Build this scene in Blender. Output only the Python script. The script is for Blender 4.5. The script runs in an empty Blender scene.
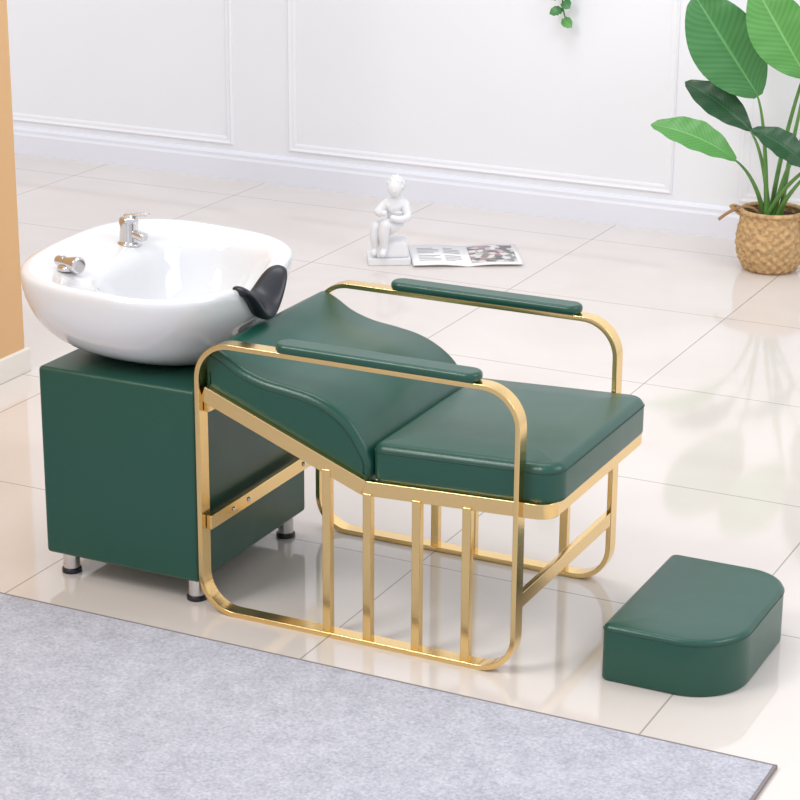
import bpy, bmesh, math, random
from mathutils import Vector, Matrix, Euler
random.seed(4)
D=bpy.data; S=bpy.context.scene
def link(o,parent=None):
    S.collection.objects.link(o)
    if parent: o.parent=parent
    return o
def empty(name):
    e=D.objects.new(name,None); e.empty_display_size=.1; return link(e)
# ---------------- materials
def mat(name,col,rough=.5,metal=0,bump=0,bscale=200,spec=.5,coat=0,coatr=.1,var=0,vscale=5):
    m=D.materials.new(name); m.use_nodes=True; nt=m.node_tree; b=nt.nodes['Principled BSDF']
    b.inputs['Base Color'].default_value=(*col,1); b.inputs['Roughness'].default_value=rough
    b.inputs['Metallic'].default_value=metal; b.inputs['Specular IOR Level'].default_value=spec
    b.inputs['Coat Weight'].default_value=coat; b.inputs['Coat Roughness'].default_value=coatr
    tc=nt.nodes.new('ShaderNodeTexCoord')
    if bump:
        n=nt.nodes.new('ShaderNodeTexNoise'); n.inputs['Scale'].default_value=bscale; n.inputs['Detail'].default_value=4
        nt.links.new(tc.outputs['Object'],n.inputs['Vector'])
        bp=nt.nodes.new('ShaderNodeBump'); bp.name='bump'; bp.inputs['Strength'].default_value=bump; bp.inputs['Distance'].default_value=.002
        nt.links.new(n.outputs['Fac'],bp.inputs['Height']); nt.links.new(bp.outputs['Normal'],b.inputs['Normal'])
    if var:
        n=nt.nodes.new('ShaderNodeTexNoise'); n.inputs['Scale'].default_value=vscale; n.inputs['Detail'].default_value=6
        nt.links.new(tc.outputs['Object'],n.inputs['Vector'])
        r=nt.nodes.new('ShaderNodeValToRGB'); r.color_ramp.elements[0].position=.3; r.color_ramp.elements[1].position=.7
        r.color_ramp.elements[0].color=(*[c*(1-var) for c in col],1); r.color_ramp.elements[1].color=(*[min(1,c*(1+var)) for c in col],1)
        nt.links.new(n.outputs['Fac'],r.inputs['Fac']); nt.links.new(r.outputs['Color'],b.inputs['Base Color'])
    return m
M_green=mat('green_leather',(.010,.073,.051),.29,bump=.2,bscale=350,spec=.5)
nt=M_green.node_tree  # very soft upholstery undulation
n=nt.nodes.new('ShaderNodeTexNoise'); n.inputs['Scale'].default_value=7; n.inputs['Detail'].default_value=1
tcg=nt.nodes.new('ShaderNodeTexCoord'); nt.links.new(tcg.outputs['Object'],n.inputs['Vector'])
bp2=nt.nodes.new('ShaderNodeBump'); bp2.inputs['Strength'].default_value=.25; bp2.inputs['Distance'].default_value=.010
nt.links.new(n.outputs['Fac'],bp2.inputs['Height']); nt.links.new(bp2.outputs['Normal'],nt.nodes['bump'].inputs['Normal'])
M_seam=mat('green_seam',(.004,.040,.028),.5)
M_gold=mat('polished_gold',(.83,.60,.27),.17,metal=1,bump=.04,bscale=300)
M_ceramic=mat('white_ceramic',(.71,.72,.75),.07,coat=.5,coatr=.03)
M_chrome=mat('chrome',(.66,.66,.68),.12,metal=1)
M_black=mat('black_rubber',(.014,.016,.024),.36)
M_wall=mat('white_wall_paint',(.86,.87,.92),.6,var=.01,vscale=2)
M_trim=mat('white_trim_paint',(.81,.82,.90),.5,var=.01,vscale=2)
M_tan=mat('tan_wall_paint',(.70,.43,.21),.6,var=.03,vscale=3)
M_plaster=mat('white_plaster',(.80,.81,.84),.5,bump=.1,bscale=80)
M_soil=mat('soil',(.05,.03,.02),.9,bump=.5,bscale=60)
M_stem=mat('plant_stem',(.10,.24,.05),.45,var=.2,vscale=20)
M_dry=mat('dry_stem',(.35,.2,.09),.7)
M_paper=mat('magazine_paper',(.85,.85,.86),.35,var=.01)
M_ink=mat('magazine_ink',(.32,.32,.34),.6)

def leafmat(name,c1,c2):
    m=mat(name,c1,.35); nt=m.node_tree; b=nt.nodes['Principled BSDF']
    uv=nt.nodes.new('ShaderNodeUVMap'); sp=nt.nodes.new('ShaderNodeSeparateXYZ'); nt.links.new(uv.outputs[0],sp.inputs[0])
    a=nt.nodes.new('ShaderNodeMath'); a.operation='SUBTRACT'; a.inputs[1].default_value=.5; nt.links.new(sp.outputs[0],a.inputs[0])
    ab=nt.nodes.new('ShaderNodeMath'); ab.operation='ABSOLUTE'; nt.links.new(a.outputs[0],ab.inputs[0])
    mu=nt.nodes.new('ShaderNodeMath'); mu.operation='MULTIPLY_ADD'; mu.inputs[1].default_value=-.4; nt.links.new(ab.outputs[0],mu.inputs[0]); nt.links.new(sp.outputs[1],mu.inputs[2])
    mm=nt.nodes.new('ShaderNodeMath'); mm.operation='MULTIPLY'; mm.inputs[1].default_value=110; nt.links.new(mu.outputs[0],mm.inputs[0])
    si=nt.nodes.new('ShaderNodeMath'); si.operation='SINE'; nt.links.new(mm.outputs[0],si.inputs[0])
    mr=nt.nodes.new('ShaderNodeMapRange'); mr.inputs[1].default_value=-1; mr.inputs[2].default_value=1; mr.inputs[3].default_value=0; mr.inputs[4].default_value=.25; nt.links.new(si.outputs[0],mr.inputs[0])
    lt=nt.nodes.new('ShaderNodeMath'); lt.operation='LESS_THAN'; lt.inputs[1].default_value=.018; nt.links.new(ab.outputs[0],lt.inputs[0])
    mx=nt.nodes.new('ShaderNodeMath'); mx.operation='MAXIMUM'; nt.links.new(mr.outputs[0],mx.inputs[0]); nt.links.new(lt.outputs[0],mx.inputs[1])
    mc=nt.nodes.new('ShaderNodeMix'); mc.data_type='RGBA'; mc.inputs[6].default_value=(*c1,1); mc.inputs[7].default_value=(*c2,1)
    nt.links.new(mx.outputs[0],mc.inputs[0]); nt.links.new(mc.outputs[2],b.inputs['Base Color'])
    return m
M_leaf=leafmat('leaf_green',(.040,.19,.05),(.12,.34,.11))
M_leafd=leafmat('leaf_dark_green',(.014,.07,.025),(.035,.14,.045))
M_leafb=leafmat('leaf_bright_green',(.08,.29,.06),(.19,.44,.14))

# ---------------- mesh helpers
def mk(name,verts,faces,m,parent=None,smooth=True,bevel=0,seg=3,ang=30,subs=0):
    me=D.meshes.new(name); me.from_pydata([tuple(v) for v in verts],[],faces); me.update()
    bm=bmesh.new(); bm.from_mesh(me); bmesh.ops.recalc_face_normals(bm,faces=bm.faces); bm.to_mesh(me); bm.free()
    o=D.objects.new(name,me); me.materials.append(m); link(o,parent)
    if smooth:
        for p in me.polygons: p.use_smooth=True
    if bevel:
        b=o.modifiers.new('bevel','BEVEL'); b.width=bevel; b.segments=seg; b.limit_method='ANGLE'; b.angle_limit=math.radians(ang); b.harden_normals=False
        w=o.modifiers.new('wn','WEIGHTED_NORMAL'); w.keep_sharp=True; w.weight=80
    if subs:
        s=o.modifiers.new('sub','SUBSURF'); s.levels=subs; s.render_levels=subs
    return o
def box(name,lo,hi,m,parent=None,bevel=0,seg=3):
    x0,y0,z0=lo;x1,y1,z1=hi
    v=[(x0,y0,z0),(x1,y0,z0),(x1,y1,z0),(x0,y1,z0),(x0,y0,z1),(x1,y0,z1),(x1,y1,z1),(x0,y1,z1)]
    f=[(0,3,2,1),(4,5,6,7),(0,1,5,4),(1,2,6,5),(2,3,7,6),(3,0,4,7)]
    return mk(name,v,f,m,parent,smooth=bevel>0,bevel=bevel,seg=seg)
def prism(name,outline,z0,z1,m,parent=None,bevel=0,seg=5,fn=None):
    n=len(outline); v=[(x,y,z0) for x,y in outline]+[(x,y,z1) for x,y in outline]
    if fn: v=[fn(*p) for p in v]
    f=[tuple(range(n)),tuple(range(n,2*n))]+[(i,(i+1)%n,n+(i+1)%n,n+i) for i in range(n)]
    return mk(name,v,f,m,parent,bevel=bevel,seg=seg)
def rrect(x0,y0,x1,y1,r,n=10):
    if not isinstance(r,(list,tuple)): r=[r]*4
    out=[]
    for (cx,cy,a0),rr in zip([(x1-r[0],y0+r[0],-90),(x1-r[1],y1-r[1],0),(x0+r[2],y1-r[2],90),(x0+r[3],y0+r[3],180)],r):
        for i in range(n+1):
            a=math.radians(a0+90*i/n); out.append((cx+rr*math.cos(a),cy+rr*math.sin(a)))
    return out
def cushion(name,outfn,z0,z1,r,m,parent,crown=.0,fn=None,rb=None,n=7):
    """padded block: outfn(inset)->outline; rounded top and bottom edges, slightly crowned top"""
    rb=rb or r; rings=[]
    for i in range(n+1):
        a=math.pi/2*i/n; rings.append((rb*(1-math.sin(a)),z0+rb*(1-math.cos(a))))
    for i in range(n+1):
        a=math.pi/2*i/n; rings.append((r*(1-math.cos(a)),z1-r+r*math.sin(a)))
    for k in(.3,.55,.8): rings.append((r+k*.09,z1+crown*math.sin(k*math.pi/2)))
    v=[];N=None
    for ins,z in rings:
        o=outfn(ins); N=len(o); v+=[(x,y,z) for x,y in o]
    if fn: v=[fn(*p) for p in v]
    k=len(rings); f=[(j*N+i,j*N+(i+1)%N,(j+1)*N+(i+1)%N,(j+1)*N+i) for j in range(k-1) for i in range(N)]
    f+=[tuple(range(N)),tuple(range((k-1)*N,k*N))]
    return mk(name,v,f,m,parent)
def inset_rr(x0,y0,x1,y1,rs,n=10):
    return lambda d: rrect(x0+d,y0+d,x1-d,y1-d,[max(.002,q-d) for q in rs],n)
def curve(name,pts,r,m,parent=None,cyclic=False,taper=None,bez=False):
    c=D.curves.new(name,'CURVE'); c.dimensions='3D'; c.bevel_depth=r; c.bevel_resolution=4; c.use_fill_caps=True
    s=c.splines.new('NURBS' if bez else 'POLY'); s.points.add(len(pts)-1)
    for i,p in enumerate(pts):
        s.points[i].co=(*p,1)
        if taper: s.points[i].radius=taper[i]
    s.use_cyclic_u=cyclic
    if bez: s.order_u=min(4,len(pts)); s.use_endpoint_u=True
    c.materials.append(m); o=D.objects.new(name,c); return link(o,parent)
def lathe(name,prof,center,m,parent=None,n=48,axis=None):
    v=[];f=[]
    for r,z in prof:
        for i in range(n):
            a=2*math.pi*i/n; v.append((r*math.cos(a),r*math.sin(a),z))
    k=len(prof)
    for j in range(k-1):
        for i in range(n): f.append((j*n+i,j*n+(i+1)%n,(j+1)*n+(i+1)%n,(j+1)*n+i))
    f.append(tuple(range(n))); f.append(tuple(range((k-1)*n,k*n)))
    q=Vector((0,0,1)).rotation_difference(Vector(axis)) if axis else None
    v=[(q@Vector(p) if q else Vector(p))+Vector(center) for p in v]
    return mk(name,v,f,m,parent,bevel=.0015,seg=2,ang=40)
def bar(name,p0,p1,w,t,side,m,parent=None,bev=.0015):
    p0=Vector(p0);p1=Vector(p1);d=(p1-p0).normalized();s=Vector(side);s=(s-d*s.dot(d)).normalized();n=d.cross(s)
    v=[]
    for p in(p0,p1):
        for a,b in((-1,-1),(1,-1),(1,1),(-1,1)): v.append(p+s*a*w/2+n*b*t/2)
    f=[(0,1,2,3),(4,5,6,7),(0,1,5,4),(1,2,6,5),(2,3,7,6),(3,0,4,7)]
    return mk(name,v,f,m,parent,bevel=bev,seg=2)

# ---------------- camera
yaw,pitch,roll=.45502,.32454,.00636
F=Vector((-math.sin(yaw)*math.cos(pitch),math.cos(yaw)*math.cos(pitch),-math.sin(pitch)))
R=Vector((math.cos(yaw),math.sin(yaw),0)); U=R.cross(F)
R2=R*math.cos(roll)+U*math.sin(roll); U2=-R*math.sin(roll)+U*math.cos(roll)
cd=D.cameras.new('camera'); cam=D.objects.new('camera',cd); link(cam)
cam.matrix_world=Matrix(((R2.x,U2.x,-F.x,1.6683),(R2.y,U2.y,-F.y,-3.97564),(R2.z,U2.z,-F.z,2.075),(0,0,0,1)))
cd.sensor_width=36; cd.lens=2177.28/800*36; cd.clip_end=60
S.camera=cam

# ---------------- room
mf=D.materials.new('polished_floor_tiles'); mf.use_nodes=True; nt=mf.node_tree; b=nt.nodes['Principled BSDF']
tc=nt.nodes.new('ShaderNodeTexCoord'); sp=nt.nodes.new('ShaderNodeSeparateXYZ'); nt.links.new(tc.outputs['Object'],sp.inputs[0])
def grout(idx,off):
    a=nt.nodes.new('ShaderNodeMath'); a.operation='ADD'; a.inputs[1].default_value=-off+80*.793; nt.links.new(sp.outputs[idx],a.inputs[0])
    m=nt.nodes.new('ShaderNodeMath'); m.operation='MODULO'; m.inputs[1].default_value=.793; nt.links.new(a.outputs[0],m.inputs[0])
    l=nt.nodes.new('ShaderNodeMath'); l.operation='LESS_THAN'; l.inputs[1].default_value=.0042; nt.links.new(m.outputs[0],l.inputs[0]); return l
g1=grout(0,.344); g2=grout(1,.46)
gm=nt.nodes.new('ShaderNodeMath'); gm.operation='MAXIMUM'; nt.links.new(g1.outputs[0],gm.inputs[0]); nt.links.new(g2.outputs[0],gm.inputs[1])
no=nt.nodes.new('ShaderNodeTexNoise'); no.inputs['Scale'].default_value=1.6; no.inputs['Detail'].default_value=8; no.inputs['Distortion'].default_value=.6; nt.links.new(tc.outputs['Object'],no.inputs['Vector'])
cr=nt.nodes.new('ShaderNodeValToRGB'); cr.color_ramp.elements[0].color=(.68,.62,.585,1); cr.color_ramp.elements[1].color=(.75,.70,.675,1); cr.color_ramp.elements[0].position=.3; cr.color_ramp.elements[1].position=.7
nt.links.new(no.outputs['Fac'],cr.inputs['Fac'])
mx=nt.nodes.new('ShaderNodeMix'); mx.data_type='RGBA'; nt.links.new(gm.outputs[0],mx.inputs[0]); nt.links.new(cr.outputs['Color'],mx.inputs[6]); mx.inputs[7].default_value=(.40,.36,.33,1)
nt.links.new(mx.outputs[2],b.inputs['Base Color']); b.inputs['Roughness'].default_value=.075; b.inputs['Specular IOR Level'].default_value=.68
box('floor',(-8,-6,-.05),(4.5,4.1,0),mf)
box('wall_back',(-8,3.91,0),(4.5,4.05,2.8),M_wall)
pf=[(0,0),(-.022,0),(-.022,.085),(-.017,.095),(-.017,.108),(-.008,.118),(0,.12)]
v=[];n=len(pf)
for x in(-8,4.5):
    for dy,z in pf: v.append((x,3.91+dy,z))
mk('baseboard_back',v,[tuple(range(n)),tuple(range(n,2*n))]+[(i,(i+1)%n,n+(i+1)%n,n+i) for i in range(n)],M_trim,smooth=False)
def frame_mould(name,x0,x1,z0,z1):
    e=empty(name); y=3.91
    prof=[(0,0),(0,.006),(.006,.011),(.016,.006),(.026,.006),(.034,.003),(.034,0)]
    cs=[(x0,z0,1,1),(x1,z0,-1,1),(x1,z1,-1,-1),(x0,z1,1,-1)]
    v=[]
    for cx,cz,sx,sz in cs:
        for o_,h in prof: v.append((cx+sx*o_,y-h,cz+sz*o_))
    k=len(prof); f=[]
    for i in range(4):
        for j in range(k-1): f.append((i*k+j,i*k+j+1,((i+1)%4)*k+j+1,((i+1)%4)*k+j))
    mk('moulding',v,f,M_wall,e,smooth=False)
frame_mould('trim_1',-4.68,-2.985,.145,2.4)
frame_mould('trim_2',-2.715,-1.02,.145,2.4)
frame_mould('trim_3',-.75,.945,.145,2.4)
box('wall_left',(-3.1,-3,0),(-2.198,1.285,2.8),M_tan)
box('baseboard_left',(-3.1,-3,0),(-2.186,1.30,.075),mat('cream_baseboard',(.80,.76,.70),.4,var=.02),bevel=.004)

# ---------------- rug
rug=empty('area_rug')
mr_=D.materials.new('rug_felt'); mr_.use_nodes=True; nt=mr_.node_tree; b=nt.nodes['Principled BSDF']; b.inputs['Roughness'].default_value=.95; b.inputs['Specular IOR Level'].default_value=.1
tc=nt.nodes.new('ShaderNodeTexCoord')
n1=nt.nodes.new('ShaderNodeTexNoise'); n1.inputs['Scale'].default_value=14; n1.inputs['Detail'].default_value=10; n1.inputs['Roughness'].default_value=.82
n2=nt.nodes.new('ShaderNodeTexNoise'); n2.inputs['Scale'].default_value=150; n2.inputs['Detail'].default_value=3
for q in(n1,n2): nt.links.new(tc.outputs['Object'],q.inputs['Vector'])
ad=nt.nodes.new('ShaderNodeMath'); ad.operation='ADD'; nt.links.new(n1.outputs['Fac'],ad.inputs[0]); nt.links.new(n2.outputs['Fac'],ad.inputs[1])
hv=nt.nodes.new('ShaderNodeMath'); hv.operation='MULTIPLY'; hv.inputs[1].default_value=.5; nt.links.new(ad.outputs[0],hv.inputs[0])
cr=nt.nodes.new('ShaderNodeValToRGB'); cr.color_ramp.elements[0].position=.36; cr.color_ramp.elements[1].position=.64
cr.color_ramp.elements[0].color=(.36,.37,.435,1); cr.color_ramp.elements[1].color=(.60,.605,.685,1)
nt.links.new(hv.outputs[0],cr.inputs['Fac']); nt.links.new(cr.outputs['Color'],b.inputs['Base Color'])
bp=nt.nodes.new('ShaderNodeBump'); bp.inputs['Strength'].default_value=.8; bp.inputs['Distance'].default_value=.005; nt.links.new(n2.outputs['Fac'],bp.inputs['Height']); nt.links.new(bp.outputs['Normal'],b.inputs['Normal'])
box('pile',(-2.15,-2.6,.0),(.637,-.166,.010),mr_,rug,bevel=.003)
M_bind=mat('rug_binding',(.25,.22,.22),.9,bump=.5,bscale=300)
bar('binding_far',(-2.15,-.163,.005),(.644,-.163,.005),.006,.009,(0,1,0),M_bind,rug)
bar('binding_side',(.640,-2.6,.005),(.640,-.16,.005),.006,.009,(1,0,0),M_bind,rug)

# ---------------- chair
chair=empty('shampoo_chair'); L=.7717;W=.568;H=.6536
def sweep(name,path,closed,w,t,place,m,parent):
    n=len(path); v=[]
    for i in range(n):
        a=path[i-1] if (closed or i>0) else path[i]; b_=path[(i+1)%n] if (closed or i<n-1) else path[i]
        tt=Vector((b_[0]-a[0],b_[1]-a[1])).normalized(); nx,nz=tt.y,-tt.x; x,z=path[i]
        for p,q in((-1,-1),(1,-1),(1,1),(-1,1)): v.append(place(x+nx*p*t/2,z+nz*p*t/2,q*w/2))
    f=[]
    for i in range(n if closed else n-1):
        j=(i+1)%n
        for k in range(4): l=(k+1)%4; f.append((i*4+k,i*4+l,j*4+l,j*4+k))
    if not closed: f+=[(0,1,2,3),(4*n-4,4*n-3,4*n-2,4*n-1)]
    return mk(name,v,f,m,parent,bevel=.0015,seg=2,ang=50)
for nm,y in(('near',0),('far',W)):
    sweep('frame_loop_'+nm,rrect(-L-.004,.006,.006,H-.004,.085,12),True,.038,.012,lambda a,b_,o,y=y:(a,y+o,b_),M_gold,chair)
    sgn=1 if nm=='near' else -1; yi=y+sgn*.004
    bar('recline_rail_'+nm,(-.768,yi,.528),(-.362,yi,.371),.036,.022,(0,0,1),M_gold,chair)
    for i,(x,zt) in enumerate(((-.453,.40),(-.352,.36),(-.232,.365),(-.112,.37))):
        bar('upright_%s_%d'%(nm,i+1),(x,y,.01),(x,y,zt),.020,.020,(1,0,0),M_gold,chair)
    prism('arm_pad_'+nm,rrect(-.577,y-.029,-.087,y+.029,.028,8),H+.002,H+.024,M_green,chair,bevel=.009,seg=4)
def railz(x): return .370+(x+.368)*.0415
xf=.074; pth=[(-.368,.004)]
pth+=[(xf-.03+.03*math.sin(a*math.pi/16),.004+.03-.03*math.cos(a*math.pi/16)) for a in range(9)]
pth+=[(x,W-y) for x,y in reversed(pth)]
sweep('seat_rail',pth,False,.034,.018,lambda a,b_,o:(a,b_,railz(a)+o),M_gold,chair)
bar('front_stretcher',(.004,.0,.168),(.004,W,.168),.034,.014,(0,0,1),M_gold,chair)
bar('rear_stretcher',(-L+.010,.0,.215),(-L+.010,W,.215),.034,.014,(0,0,1),M_gold,chair)
bar('rear_upper_stretcher',(-L+.010,.0,.500),(-L+.010,W,.500),.034,.014,(0,0,1),M_gold,chair)
for i,(y,z) in enumerate(((.10,.215),(.17,.215),(.44,.215),(.50,.215))):
    lathe('stretcher_bolt_%d'%(i+1),[(.006,0),(.006,.003),(.003,.005)],(-L+.017,y,z),M_chrome,chair,n=16,axis=(1,0,0))
tilt=.0415
def seatfn(x,y,z): return (x,y,z+(x+.34)*tilt)
cs_=(-.352,.008,.092,W-.010)
cushion('seat_cushion',inset_rr(*cs_,[.045,.045,.03,.03]),.384,.472,.022,M_green,chair,crown=.007,fn=seatfn,rb=.010)
curve('seat_piping',[seatfn(x,y,.4535) for x,y in rrect(*cs_,[.045,.045,.03,.03],10)],.0016,M_seam,chair,cyclic=True)
# back cushion: strips across the profile so the side faces are clean quads
ctrl=[(-.772,.572),(-.773,.610),(-.755,.631),(-.720,.620),(-.675,.594),(-.62,.577),(-.56,.569),(-.50,.559),(-.45,.540),(-.405,.509),(-.372,.465),(-.352,.425),(-.353,.392)]
def catmull(P,n=5):
    out=[]
    for i in range(len(P)-1):
        p0=P[max(i-1,0)];p1=P[i];p2=P[i+1];p3=P[min(i+2,len(P)-1)]
        for k in range(n):
            t=k/n; out.append(tuple(.5*((2*b)+(-a+c)*t+(2*a-5*b+4*c-d)*t*t+(-a+3*b-3*c+d)*t**3) for a,b,c,d in zip(p0,p1,p2,p3)))
    out.append(P[-1]); return out
top=catmull(ctrl); m_=len(top)
bot=[(-.770+(-.358+.770)*(i/(m_-1)), .534+(.374-.534)*(i/(m_-1))) for i in range(m_)]
prof=top+bot[::-1]; n=len(prof)
def inset_prof(d):
    out=[]
    for i in range(n):
        a=prof[i-1];b_=prof[(i+1)%n];t=Vector((b_[0]-a[0],b_[1]-a[1])).normalized(); nx,nz=t.y,-t.x
        out.append((prof[i][0]+nx*d,prof[i][1]+nz*d))
    return out
r_=.018; ys0,ys1=.008,W-.010
rings=[(ys0+r_*(1-math.cos(math.pi/2*i/6)),r_*(1-math.sin(math.pi/2*i/6))) for i in range(7)]
rings+= [(ys1-(y-ys0),d) for y,d in reversed(rings)]
v=[]
for y,d in rings: v+=[(x,y,z) for x,z in inset_prof(d)]
k=len(rings); f=[(j*n+i,j*n+(i+1)%n,(j+1)*n+(i+1)%n,(j+1)*n+i) for j in range(k-1) for i in range(n)]
for base in(0,(k-1)*n):
    for i in range(m_-1): f.append((base+i,base+i+1,base+n-2-i,base+n-1-i))
o=mk('back_cushion',v,f,M_green,chair)
for p in o.data.polygons:
    ys_=[o.data.vertices[q].co.y for q in p.vertices]
    if max(ys_)-min(ys_)<1e-6: p.use_smooth=False
ip=inset_prof(r_)
for nm,y in(('near',ys0),('far',ys1)):
    curve('back_seam_'+nm,[(x,y,z) for x,z in ip[9:m_-1]],.0016,M_seam,chair)

# ---------------- cabinet
cab=empty('basin_cabinet')
box('cabinet_body',(-1.214,-.008,.060),(-.789,.512,.528),M_green,cab,bevel=.010,seg=4)
for i,(x,y) in enumerate(((-1.176,.040),(-.822,.036),(-.825,.470),(-1.176,.470))):
    lathe('leg_%d'%(i+1),[(.020,.012),(.020,.061)],(x,y,0),M_chrome,cab,n=24)
    lathe('leg_foot_%d'%(i+1),[(.024,0),(.024,.010),(.020,.013)],(x,y,0),M_black,cab,n=24)

# ---------------- basin
bas=empty('shampoo_basin')
BX=-.008
rings=[(.529,-1.0,.275,.165,.180,.165,2.2),(.536,-1.0,.272,.175,.192,.178,2.2),(.548,-1.005,.268,.188,.214,.206,2.3),(.572,-1.012,.264,.205,.247,.250,2.4),(.605,-1.02,.262,.222,.270,.280,2.5),(.645,-1.028,.260,.250,.280,.298,2.6),(.680,-1.032,.259,.274,.285,.305,2.75),(.722,-1.034,.258,.286,.287,.307,2.85),(.740,-1.034,.258,.285,.286,.306,2.9),(.748,-1.034,.258,.277,.278,.298,2.9),
(.747,-1.030,.258,.260,.260,.281,2.9),(.738,-1.000,.258,.214,.210,.260,2.7),(.733,-.968,.256,.176,.178,.244,2.55),(.722,-.965,.255,.166,.166,.233,2.5),(.70,-.964,.255,.160,.157,.224,2.4),(.655,-.965,.255,.148,.146,.206,2.3),(.605,-.968,.255,.125,.122,.168,2.2),(.568,-.97,.255,.085,.085,.110,2.1),(.553,-.97,.255,.045,.045,.055,2),(.550,-.97,.255,.02,.02,.02,2)]
N=128; v=[]; f=[]
NY,NS,ND=.250,.064,.066
def notch(x,y,z):
    s=min(1,max(0,(x+.93-BX)/.13)); s=s*s*(3-2*s)
    up=max(0,min(1,(z-.60)/.13))
    g=math.exp(-(abs(y-NY)/NS)**2.4)*s*up
    tl=min(1,max(-1,(x+1.03)/.285))
    return (x-g*.010, y, z+(-.010*tl+ .012*((y-.258)/.3))*up-ND*g)
for z,cx,cy,ap,am,b_,e in rings:
    for i in range(N):
        t=2*math.pi*i/N; c,s=math.cos(t),math.sin(t); a=ap if c>0 else am
        x=cx+BX+a*math.copysign(abs(c)**(2/e),c); y=cy+b_*math.copysign(abs(s)**(2/e),s)
        v.append(notch(x,y,z))
k=len(rings)
for j in range(k-1):
    for i in range(N): f.append((j*N+i,j*N+(i+1)%N,(j+1)*N+(i+1)%N,(j+1)*N+i))
f.append(tuple(range(N))); f.append(tuple(range((k-1)*N,k*N)))
mk('bowl',v,f,M_ceramic,bas,subs=1)
lathe('drain',[(.026,0),(.026,.004),(.012,.005)],(-.98,.255,.551),M_chrome,bas,n=24)
v=[];f=[];ny=28;q=20
for j in range(ny+1):
    t=j/ny; y=NY-.094+.188*t; e=max(0,math.sin(math.pi*(t*.96+.02)))**.55
    bx,by,bz=notch(-.762,y,.744)
    ra,rb=.012+.031*e,.006+.014*e; ang=-.55*e
    for i in range(q):
        th=2*math.pi*i/q; a_,b_=ra*math.cos(th),rb*math.sin(th)
        v.append((bx+.006*e+a_*math.cos(ang)-b_*math.sin(ang),y,bz+.002+a_*math.sin(ang)+b_*math.cos(ang)-.004*e))
for j in range(ny):
    for i in range(q): f.append((j*q+i,j*q+(i+1)%q,(j+1)*q+(i+1)%q,(j+1)*q+i))
f+=[tuple(range(q)),tuple(range(ny*q,(ny+1)*q))]
mk('neck_rest',v,f,M_black,bas)
fx,fy,fz=-1.183,.350,.740
lathe('faucet_base',[(.030,0),(.030,.006),(.024,.010),(.022,.050),(.024,.056),(.022,.068),(.012,.074)],(fx,fy,fz),M_chrome,bas,n=32)
bar('faucet_spout',(fx,fy,fz+.034),(fx+.050,fy-.006,fz+.024),.026,.020,(0,1,0),M_chrome,bas,bev=.006)
bar('faucet_lever',(fx-.012,fy+.002,fz+.073),(fx+.050,fy+.012,fz+.080),.020,.008,(0,1,0),M_chrome,bas,bev=.003)
sx,sy=-1.185,.090
lathe('sprayer_collar',[(.024,0),(.024,.008),(.017,.014)],(sx,sy,.740),M_chrome,bas,n=32)
lathe('sprayer_head',[(.012,-.02),(.013,.02),(.019,.045),(.020,.060),(.014,.064)],(sx-.012,sy,.758),M_chrome,bas,n=32,axis=(.75,-.25,.02))
curve('sprayer_neck',[(sx-.005,sy,.743),(sx-.018,sy,.759),(sx-.006,sy-.002,.765)],.009,M_chrome,bas)

# ---------------- foot pad
fr=empty('footrest_stool')
fs=(.180,.058,.474,.510); rs=[.130,.100,.018,.018]
cushion('footrest_cushion',inset_rr(*fs,rs,14),.0,.131,.012,M_green,fr,crown=.002,rb=.006)
curve('footrest_piping',[(x,y,.119) for x,y in rrect(*fs,rs,14)],.0015,M_seam,fr,cyclic=True)

# ---------------- magazine
mg=empty('open_magazine')
P0=Vector((-1.668,2.945,0));ux=Vector((math.cos(.52),math.sin(.52),0));uy=Vector((-ux.y,ux.x,0))
def pg(u,w):
    a=abs(u-.5)*2; z=.004+.010*math.sin(min(1,a*1.6)*math.pi/2)*(1-.35*a)
    return P0+ux*(u*.405)+uy*(w*.285)+Vector((0,0,z))
def sheet(name,u0,u1,w0,w1,dz,m,nu=24):
    v=[];f=[]
    for i in range(nu+1):
        for w in(w0,w1): p=pg(u0+(u1-u0)*i/nu,w); v.append((p.x,p.y,p.z+dz))
    for i in range(nu): f.append((2*i,2*i+1,2*i+3,2*i+2))
    return mk(name,v,f,m,mg)
o=sheet('pages',0,1,0,1,0,M_paper,40); s_=o.modifiers.new('s','SOLIDIFY'); s_.thickness=.0035; s_.offset=-1
M_pic=mat('magazine_photo',(.3,.2,.22),.35); nt=M_pic.node_tree; b=nt.nodes['Principled BSDF']
tc=nt.nodes.new('ShaderNodeTexCoord'); vo=nt.nodes.new('ShaderNodeTexVoronoi'); vo.inputs['Scale'].default_value=38; nt.links.new(tc.outputs['Object'],vo.inputs['Vector'])
cr=nt.nodes.new('ShaderNodeValToRGB'); cr.color_ramp.interpolation='CONSTANT'
es=cr.color_ramp.elements; es[0].color=(.12,.12,.13,1); es[1].position=.25; es[1].color=(.55,.47,.48,1)
for p,c in((.42,(.22,.23,.22,1)),(.58,(.7,.68,.68,1)),(.85,(.42,.22,.24,1))): e=es.new(p); e.color=c
sp=nt.nodes.new('ShaderNodeSeparateColor'); nt.links.new(vo.outputs['Color'],sp.inputs[0]); nt.links.new(sp.outputs[0],cr.inputs['Fac']); nt.links.new(cr.outputs['Color'],b.inputs['Base Color'])
sheet('photo',.54,.96,.10,.92,.0008,M_pic,12)
for i in range(9):
    w=.80-i*.075
    if i==4: continue
    sheet('text_%d'%i,.07,.27 if i%3 else .22,w,w+.020,.0008,M_ink,6)
    sheet('text_b%d'%i,.31,.46 if i%4 else .40,w,w+.020,.0008,M_ink,6)

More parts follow.
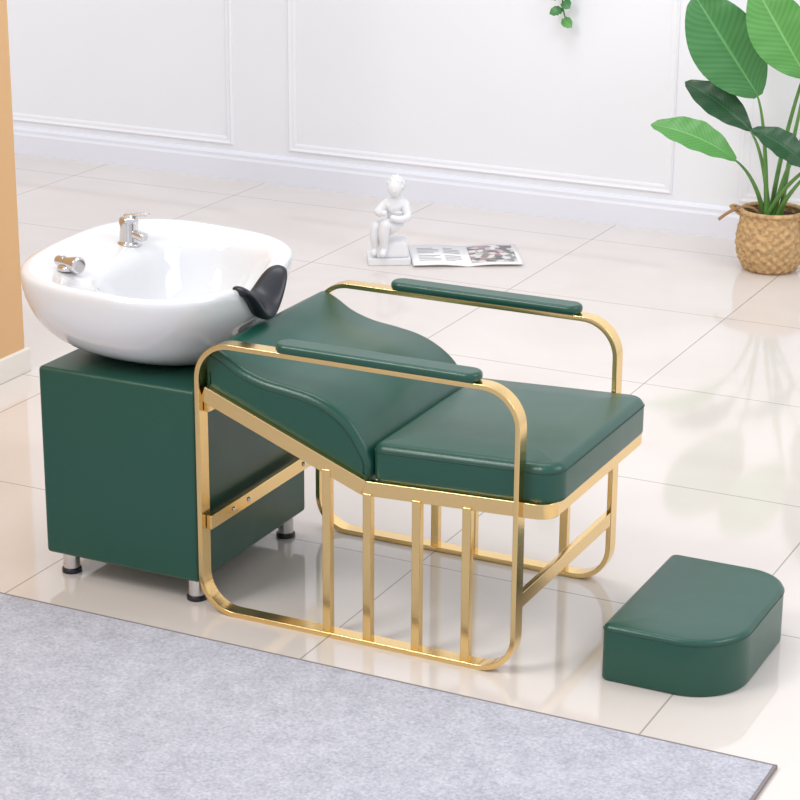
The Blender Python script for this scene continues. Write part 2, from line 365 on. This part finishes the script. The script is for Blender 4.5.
# ---------------- statuette: figure crouching on a rock, knees drawn up, head bowed
st=empty('plaster_statuette')
cx,cy=-1.788,2.985
def rp(x,y,z): a=.52; return (cx+x*math.cos(a)-y*math.sin(a),cy+x*math.sin(a)+y*math.cos(a),z)
prism('base_plate',rrect(-.078,-.065,.078,.065,.006,4),.0,.026,M_plaster,st,bevel=.003,seg=2,fn=rp)
prism('rock',rrect(-.056,-.05,.056,.05,.02,5),.024,.088,M_plaster,st,bevel=.015,seg=3,fn=lambda x,y,z:rp(x*(1.25-z*3)+.01,y*(1.25-z*3),z))
J=[(.030,.012,.112,.046),(.032,.006,.155,.038),(.028,-.006,.200,.041),(.028,-.012,.230,.028),(.026,-.020,.250,.017),(.024,-.026,.262,.020),
 (.010,-.050,.140,.032),(-.018,-.072,.166,.026),(-.022,-.068,.110,.021),(-.020,-.060,.060,.014),(-.030,-.086,.040,.012),
 (-.010,-.020,.125,.032),(-.050,-.036,.150,.026),(-.052,-.040,.095,.020),(-.050,-.036,.052,.014),(-.064,-.058,.038,.012),
 (.060,-.020,.216,.020),(.068,-.046,.174,.017),(.034,-.080,.176,.014),(-.002,-.090,.188,.012),
 (-.014,-.010,.216,.020),(-.044,-.026,.192,.016),(-.036,-.066,.196,.013),(-.014,-.084,.204,.011)]
E=[(0,1),(1,2),(2,3),(3,4),(4,5),(0,6),(6,7),(7,8),(8,9),(9,10),(0,11),(11,12),(12,13),(13,14),(14,15),(3,16),(16,17),(17,18),(18,19),(3,20),(20,21),(21,22),(22,23)]
me=D.meshes.new('figure'); me.from_pydata([rp(*j[:3]) for j in J],E,[]); o=D.objects.new('figure',me); me.materials.append(M_plaster); link(o,st)
sk=o.modifiers.new('skin','SKIN'); sk.use_smooth_shade=True
for i,j in enumerate(J): me.skin_vertices[0].data[i].radius=(j[3],j[3])
me.skin_vertices[0].data[0].use_root=True
sb=o.modifiers.new('sub','SUBSURF'); sb.levels=2; sb.render_levels=2
def ball(name,c,r,m,parent,sc=(1,1,1),noise=0):
    bm=bmesh.new(); bmesh.ops.create_icosphere(bm,subdivisions=4,radius=r)
    for q in bm.verts:
        k=1+noise*math.sin(q.co.x*260)*math.sin(q.co.y*240+1)*math.sin(q.co.z*250)
        q.co=Vector((q.co.x*sc[0]*k,q.co.y*sc[1]*k,q.co.z*sc[2]*k))+Vector(c)
    me=D.meshes.new(name); bm.to_mesh(me); bm.free(); me.materials.append(m)
    for p in me.polygons:p.use_smooth=True
    o=D.objects.new(name,me); return link(o,parent)
ball('head',rp(.020,-.036,.284),.030,M_plaster,st,(.92,1,1.12))
ball('hair',rp(.025,-.022,.295),.034,M_plaster,st,(1,1,.98),.16)
ball('hair_bun',rp(.040,.010,.297),.015,M_plaster,st,(1,1,1),.1)
ball('nose',rp(.014,-.067,.278),.005,M_plaster,st,(.7,1,1.3))

# ---------------- plant
pl=empty('potted_plant'); px,py=-.505,3.53
prof=[(.085,0),(.098,.01),(.118,.05),(.127,.095),(.124,.14),(.114,.19),(.112,.218)]
def pr(z):
    for (r0,z0),(r1,z1) in zip(prof,prof[1:]):
        if z<=z1: return r0+(r1-r0)*(z-z0)/(z1-z0)
    return prof[-1][0]
M_bask=mat('woven_seagrass',(.50,.32,.15),.75,var=.35,vscale=60,bump=.4,bscale=150)
na,nz=144,60; v=[];f=[]
for j in range(nz+1):
    z=.218*j/nz; row=j/nz*13
    for i in range(na):
        a=2*math.pi*i/na
        w=abs(math.sin(math.pi*row))*.6+.4
        r=pr(z)+.0045*w*math.sin(a*18+math.pi*math.floor(row))
        v.append((px+r*math.cos(a),py+r*math.sin(a),z))
for j in range(nz):
    for i in range(na): f.append((j*na+i,j*na+(i+1)%na,(j+1)*na+(i+1)%na,(j+1)*na+i))
f.append(tuple(range(na)))
mk('basket',v,f,M_bask,pl)
curve('basket_rim',[(px+.112*math.cos(a*math.pi/24),py+.112*math.sin(a*math.pi/24),.219) for a in range(48)],.009,M_bask,pl,cyclic=True)
for s in(-1,1):
    curve('basket_handle_%s'%('a' if s<0 else 'b'),[(px+s*.112,py-.03,.20),(px+s*.150,py-.03,.225),(px+s*.160,py,.215),(px+s*.150,py+.03,.218),(px+s*.112,py+.03,.20)],.007,M_bask,pl,bez=True)
lathe('soil',[(.106,.175),(.106,.195)],(px,py,0),M_soil,pl)
curve('dry_stalk',[(px-.04,py,.19),(px-.07,py-.02,.245),(px-.12,py-.05,.240),(px-.18,py-.07,.180)],.006,M_dry,pl,bez=True)
def leaf(name,base,tip,width,nrm,m,arch=.06,fold=.25,parent=None,nu=20,nw=8,wpos=.5,pw=.75):
    base=Vector(base);tip=Vector(tip);d=tip-base;dn=d.normalized();nr=Vector(nrm);nr=(nr-dn*nr.dot(dn)).normalized();sd=dn.cross(nr)
    v=[];f=[];uvs=[]
    for i in range(nu+1):
        t=i/nu
        tt=t**(math.log(.5)/math.log(wpos))
        wd=width/2*max(0,math.sin(math.pi*min(1,tt*.97+.015)))**pw
        if i==nu: wd=.0005
        for j in range(nw+1):
            s=j/nw*2-1
            p=base+d*t+nr*(arch*4*t*(1-t))+sd*(s*wd)+nr*(abs(s)*wd*fold)+nr*.004*math.sin(t*26+s*2)*abs(s)
            v.append(p); uvs.append((j/nw,t))
    for i in range(nu):
        for j in range(nw): q=nw+1; f.append((i*q+j,i*q+j+1,(i+1)*q+j+1,(i+1)*q+j))
    me=D.meshes.new(name); me.from_pydata([tuple(q) for q in v],[],f); me.materials.append(m)
    ul=me.uv_layers.new(name='UVMap')
    for lp in me.loops: ul.data[lp.index].uv=uvs[lp.vertex_index]
    for p in me.polygons:p.use_smooth=True
    o=D.objects.new(name,me); link(o,parent); return o
leaves=[
((-.575,3.50,.635),(-.820,3.46,.985),.25,(.1,-.95,.35),M_leaf,.02,.66),
((-.60,3.52,.505),(-.865,3.54,.655),.12,(.1,-.75,.65),M_leafd,.03,.8),
((-.620,3.42,.415),(-.925,3.36,.525),.125,(.1,-.70,.75),M_leafb,.04,.75),
((-.40,3.48,.720),(-.60,3.46,1.03),.21,(.2,-.95,.2),M_leafb,.02,.7),
((-.36,3.45,.40),(-.565,3.40,.535),.11,(-.1,-.6,.8),M_leafd,.03,.75),
((-.36,3.55,.60),(-.15,3.52,.90),.20,(0,-.9,.3),M_leaf,.03,.75),
((-.30,3.45,.45),(.02,3.36,.52),.15,(0,-.6,.8),M_leaf,.05,.75),
((-.40,3.62,.85),(-.20,3.66,1.25),.19,(0,-.9,.2),M_leafd,.02,.75)]
for i,(b0,t0,w,nn,m,ar,pw) in enumerate(leaves):
    leaf('leaf_%d'%(i+1),b0,t0,w,nn,m,ar,.22,pl,pw=pw)
    s0=(px+random.uniform(-.03,.03),py+random.uniform(-.03,.03),.18)
    mid=(s0[0]+(b0[0]-s0[0])*.25,s0[1]+(b0[1]-s0[1])*.3,s0[2]+(b0[2]-s0[2])*.6)
    dv=(Vector(t0)-Vector(b0)).normalized()*.03
    curve('stem_%d'%(i+1),[s0,mid,tuple(Vector(b0)-dv),tuple(Vector(b0)+dv*.8)],.0075,M_stem,pl,bez=True,taper=[1.3,1,.7,.3])
# ---------------- hanging vine
hv_=empty('hanging_vine')
hx,hy=-1.472,3.88
curve('vine_stem',[(hx,3.905,1.35),(hx-.01,hy-.02,1.2),(hx+.01,hy-.02,1.0),(hx-.02,hy-.02,.86),(hx+.005,hy-.02,.80)],.003,M_stem,hv_,bez=True)
for i in range(16):
    z=.785+i*.034; s=-1 if i%2 else 1
    b0=(hx-.005,hy-.02,z+.012); t0=(hx+s*random.uniform(.03,.05)-.005,hy-.045,z-random.uniform(.0,.02))
    leaf('vine_leaf_%d'%(i+1),b0,t0,.042,(0,-.8,.5),M_leafb if i%3==0 else M_leaf,.006,.1,hv_,8,4,pw=.55)

# ---------------- lights
w=D.worlds.new('world'); S.world=w; w.use_nodes=True; bg=w.node_tree.nodes['Background']; bg.inputs[0].default_value=(.975,.985,1,1); bg.inputs[1].default_value=.93
def area(name,loc,tgt,size,power,col=(1,1,1)):
    l=D.lights.new(name,'AREA'); l.shape='SQUARE'; l.size=size; l.energy=power; l.color=col
    o=D.objects.new(name,l); link(o); o.location=loc; o.rotation_euler=(Vector(tgt)-Vector(loc)).to_track_quat('-Z','Y').to_euler(); return o
area('softbox_key',(-2.5,-3.0,4.2),(-.3,1.0,.2),1.8,150,(1,.985,.965))
area('softbox_right',(3.6,.5,3.6),(-.3,.8,.3),2.2,65,(.98,.99,1))
area('softbox_back',(-1.2,1.2,4.6),(-1.2,4.0,.8),2.0,58,(.98,.99,1))
S.view_settings.view_transform='Standard'; S.view_settings.look='None'; S.view_settings.exposure=0
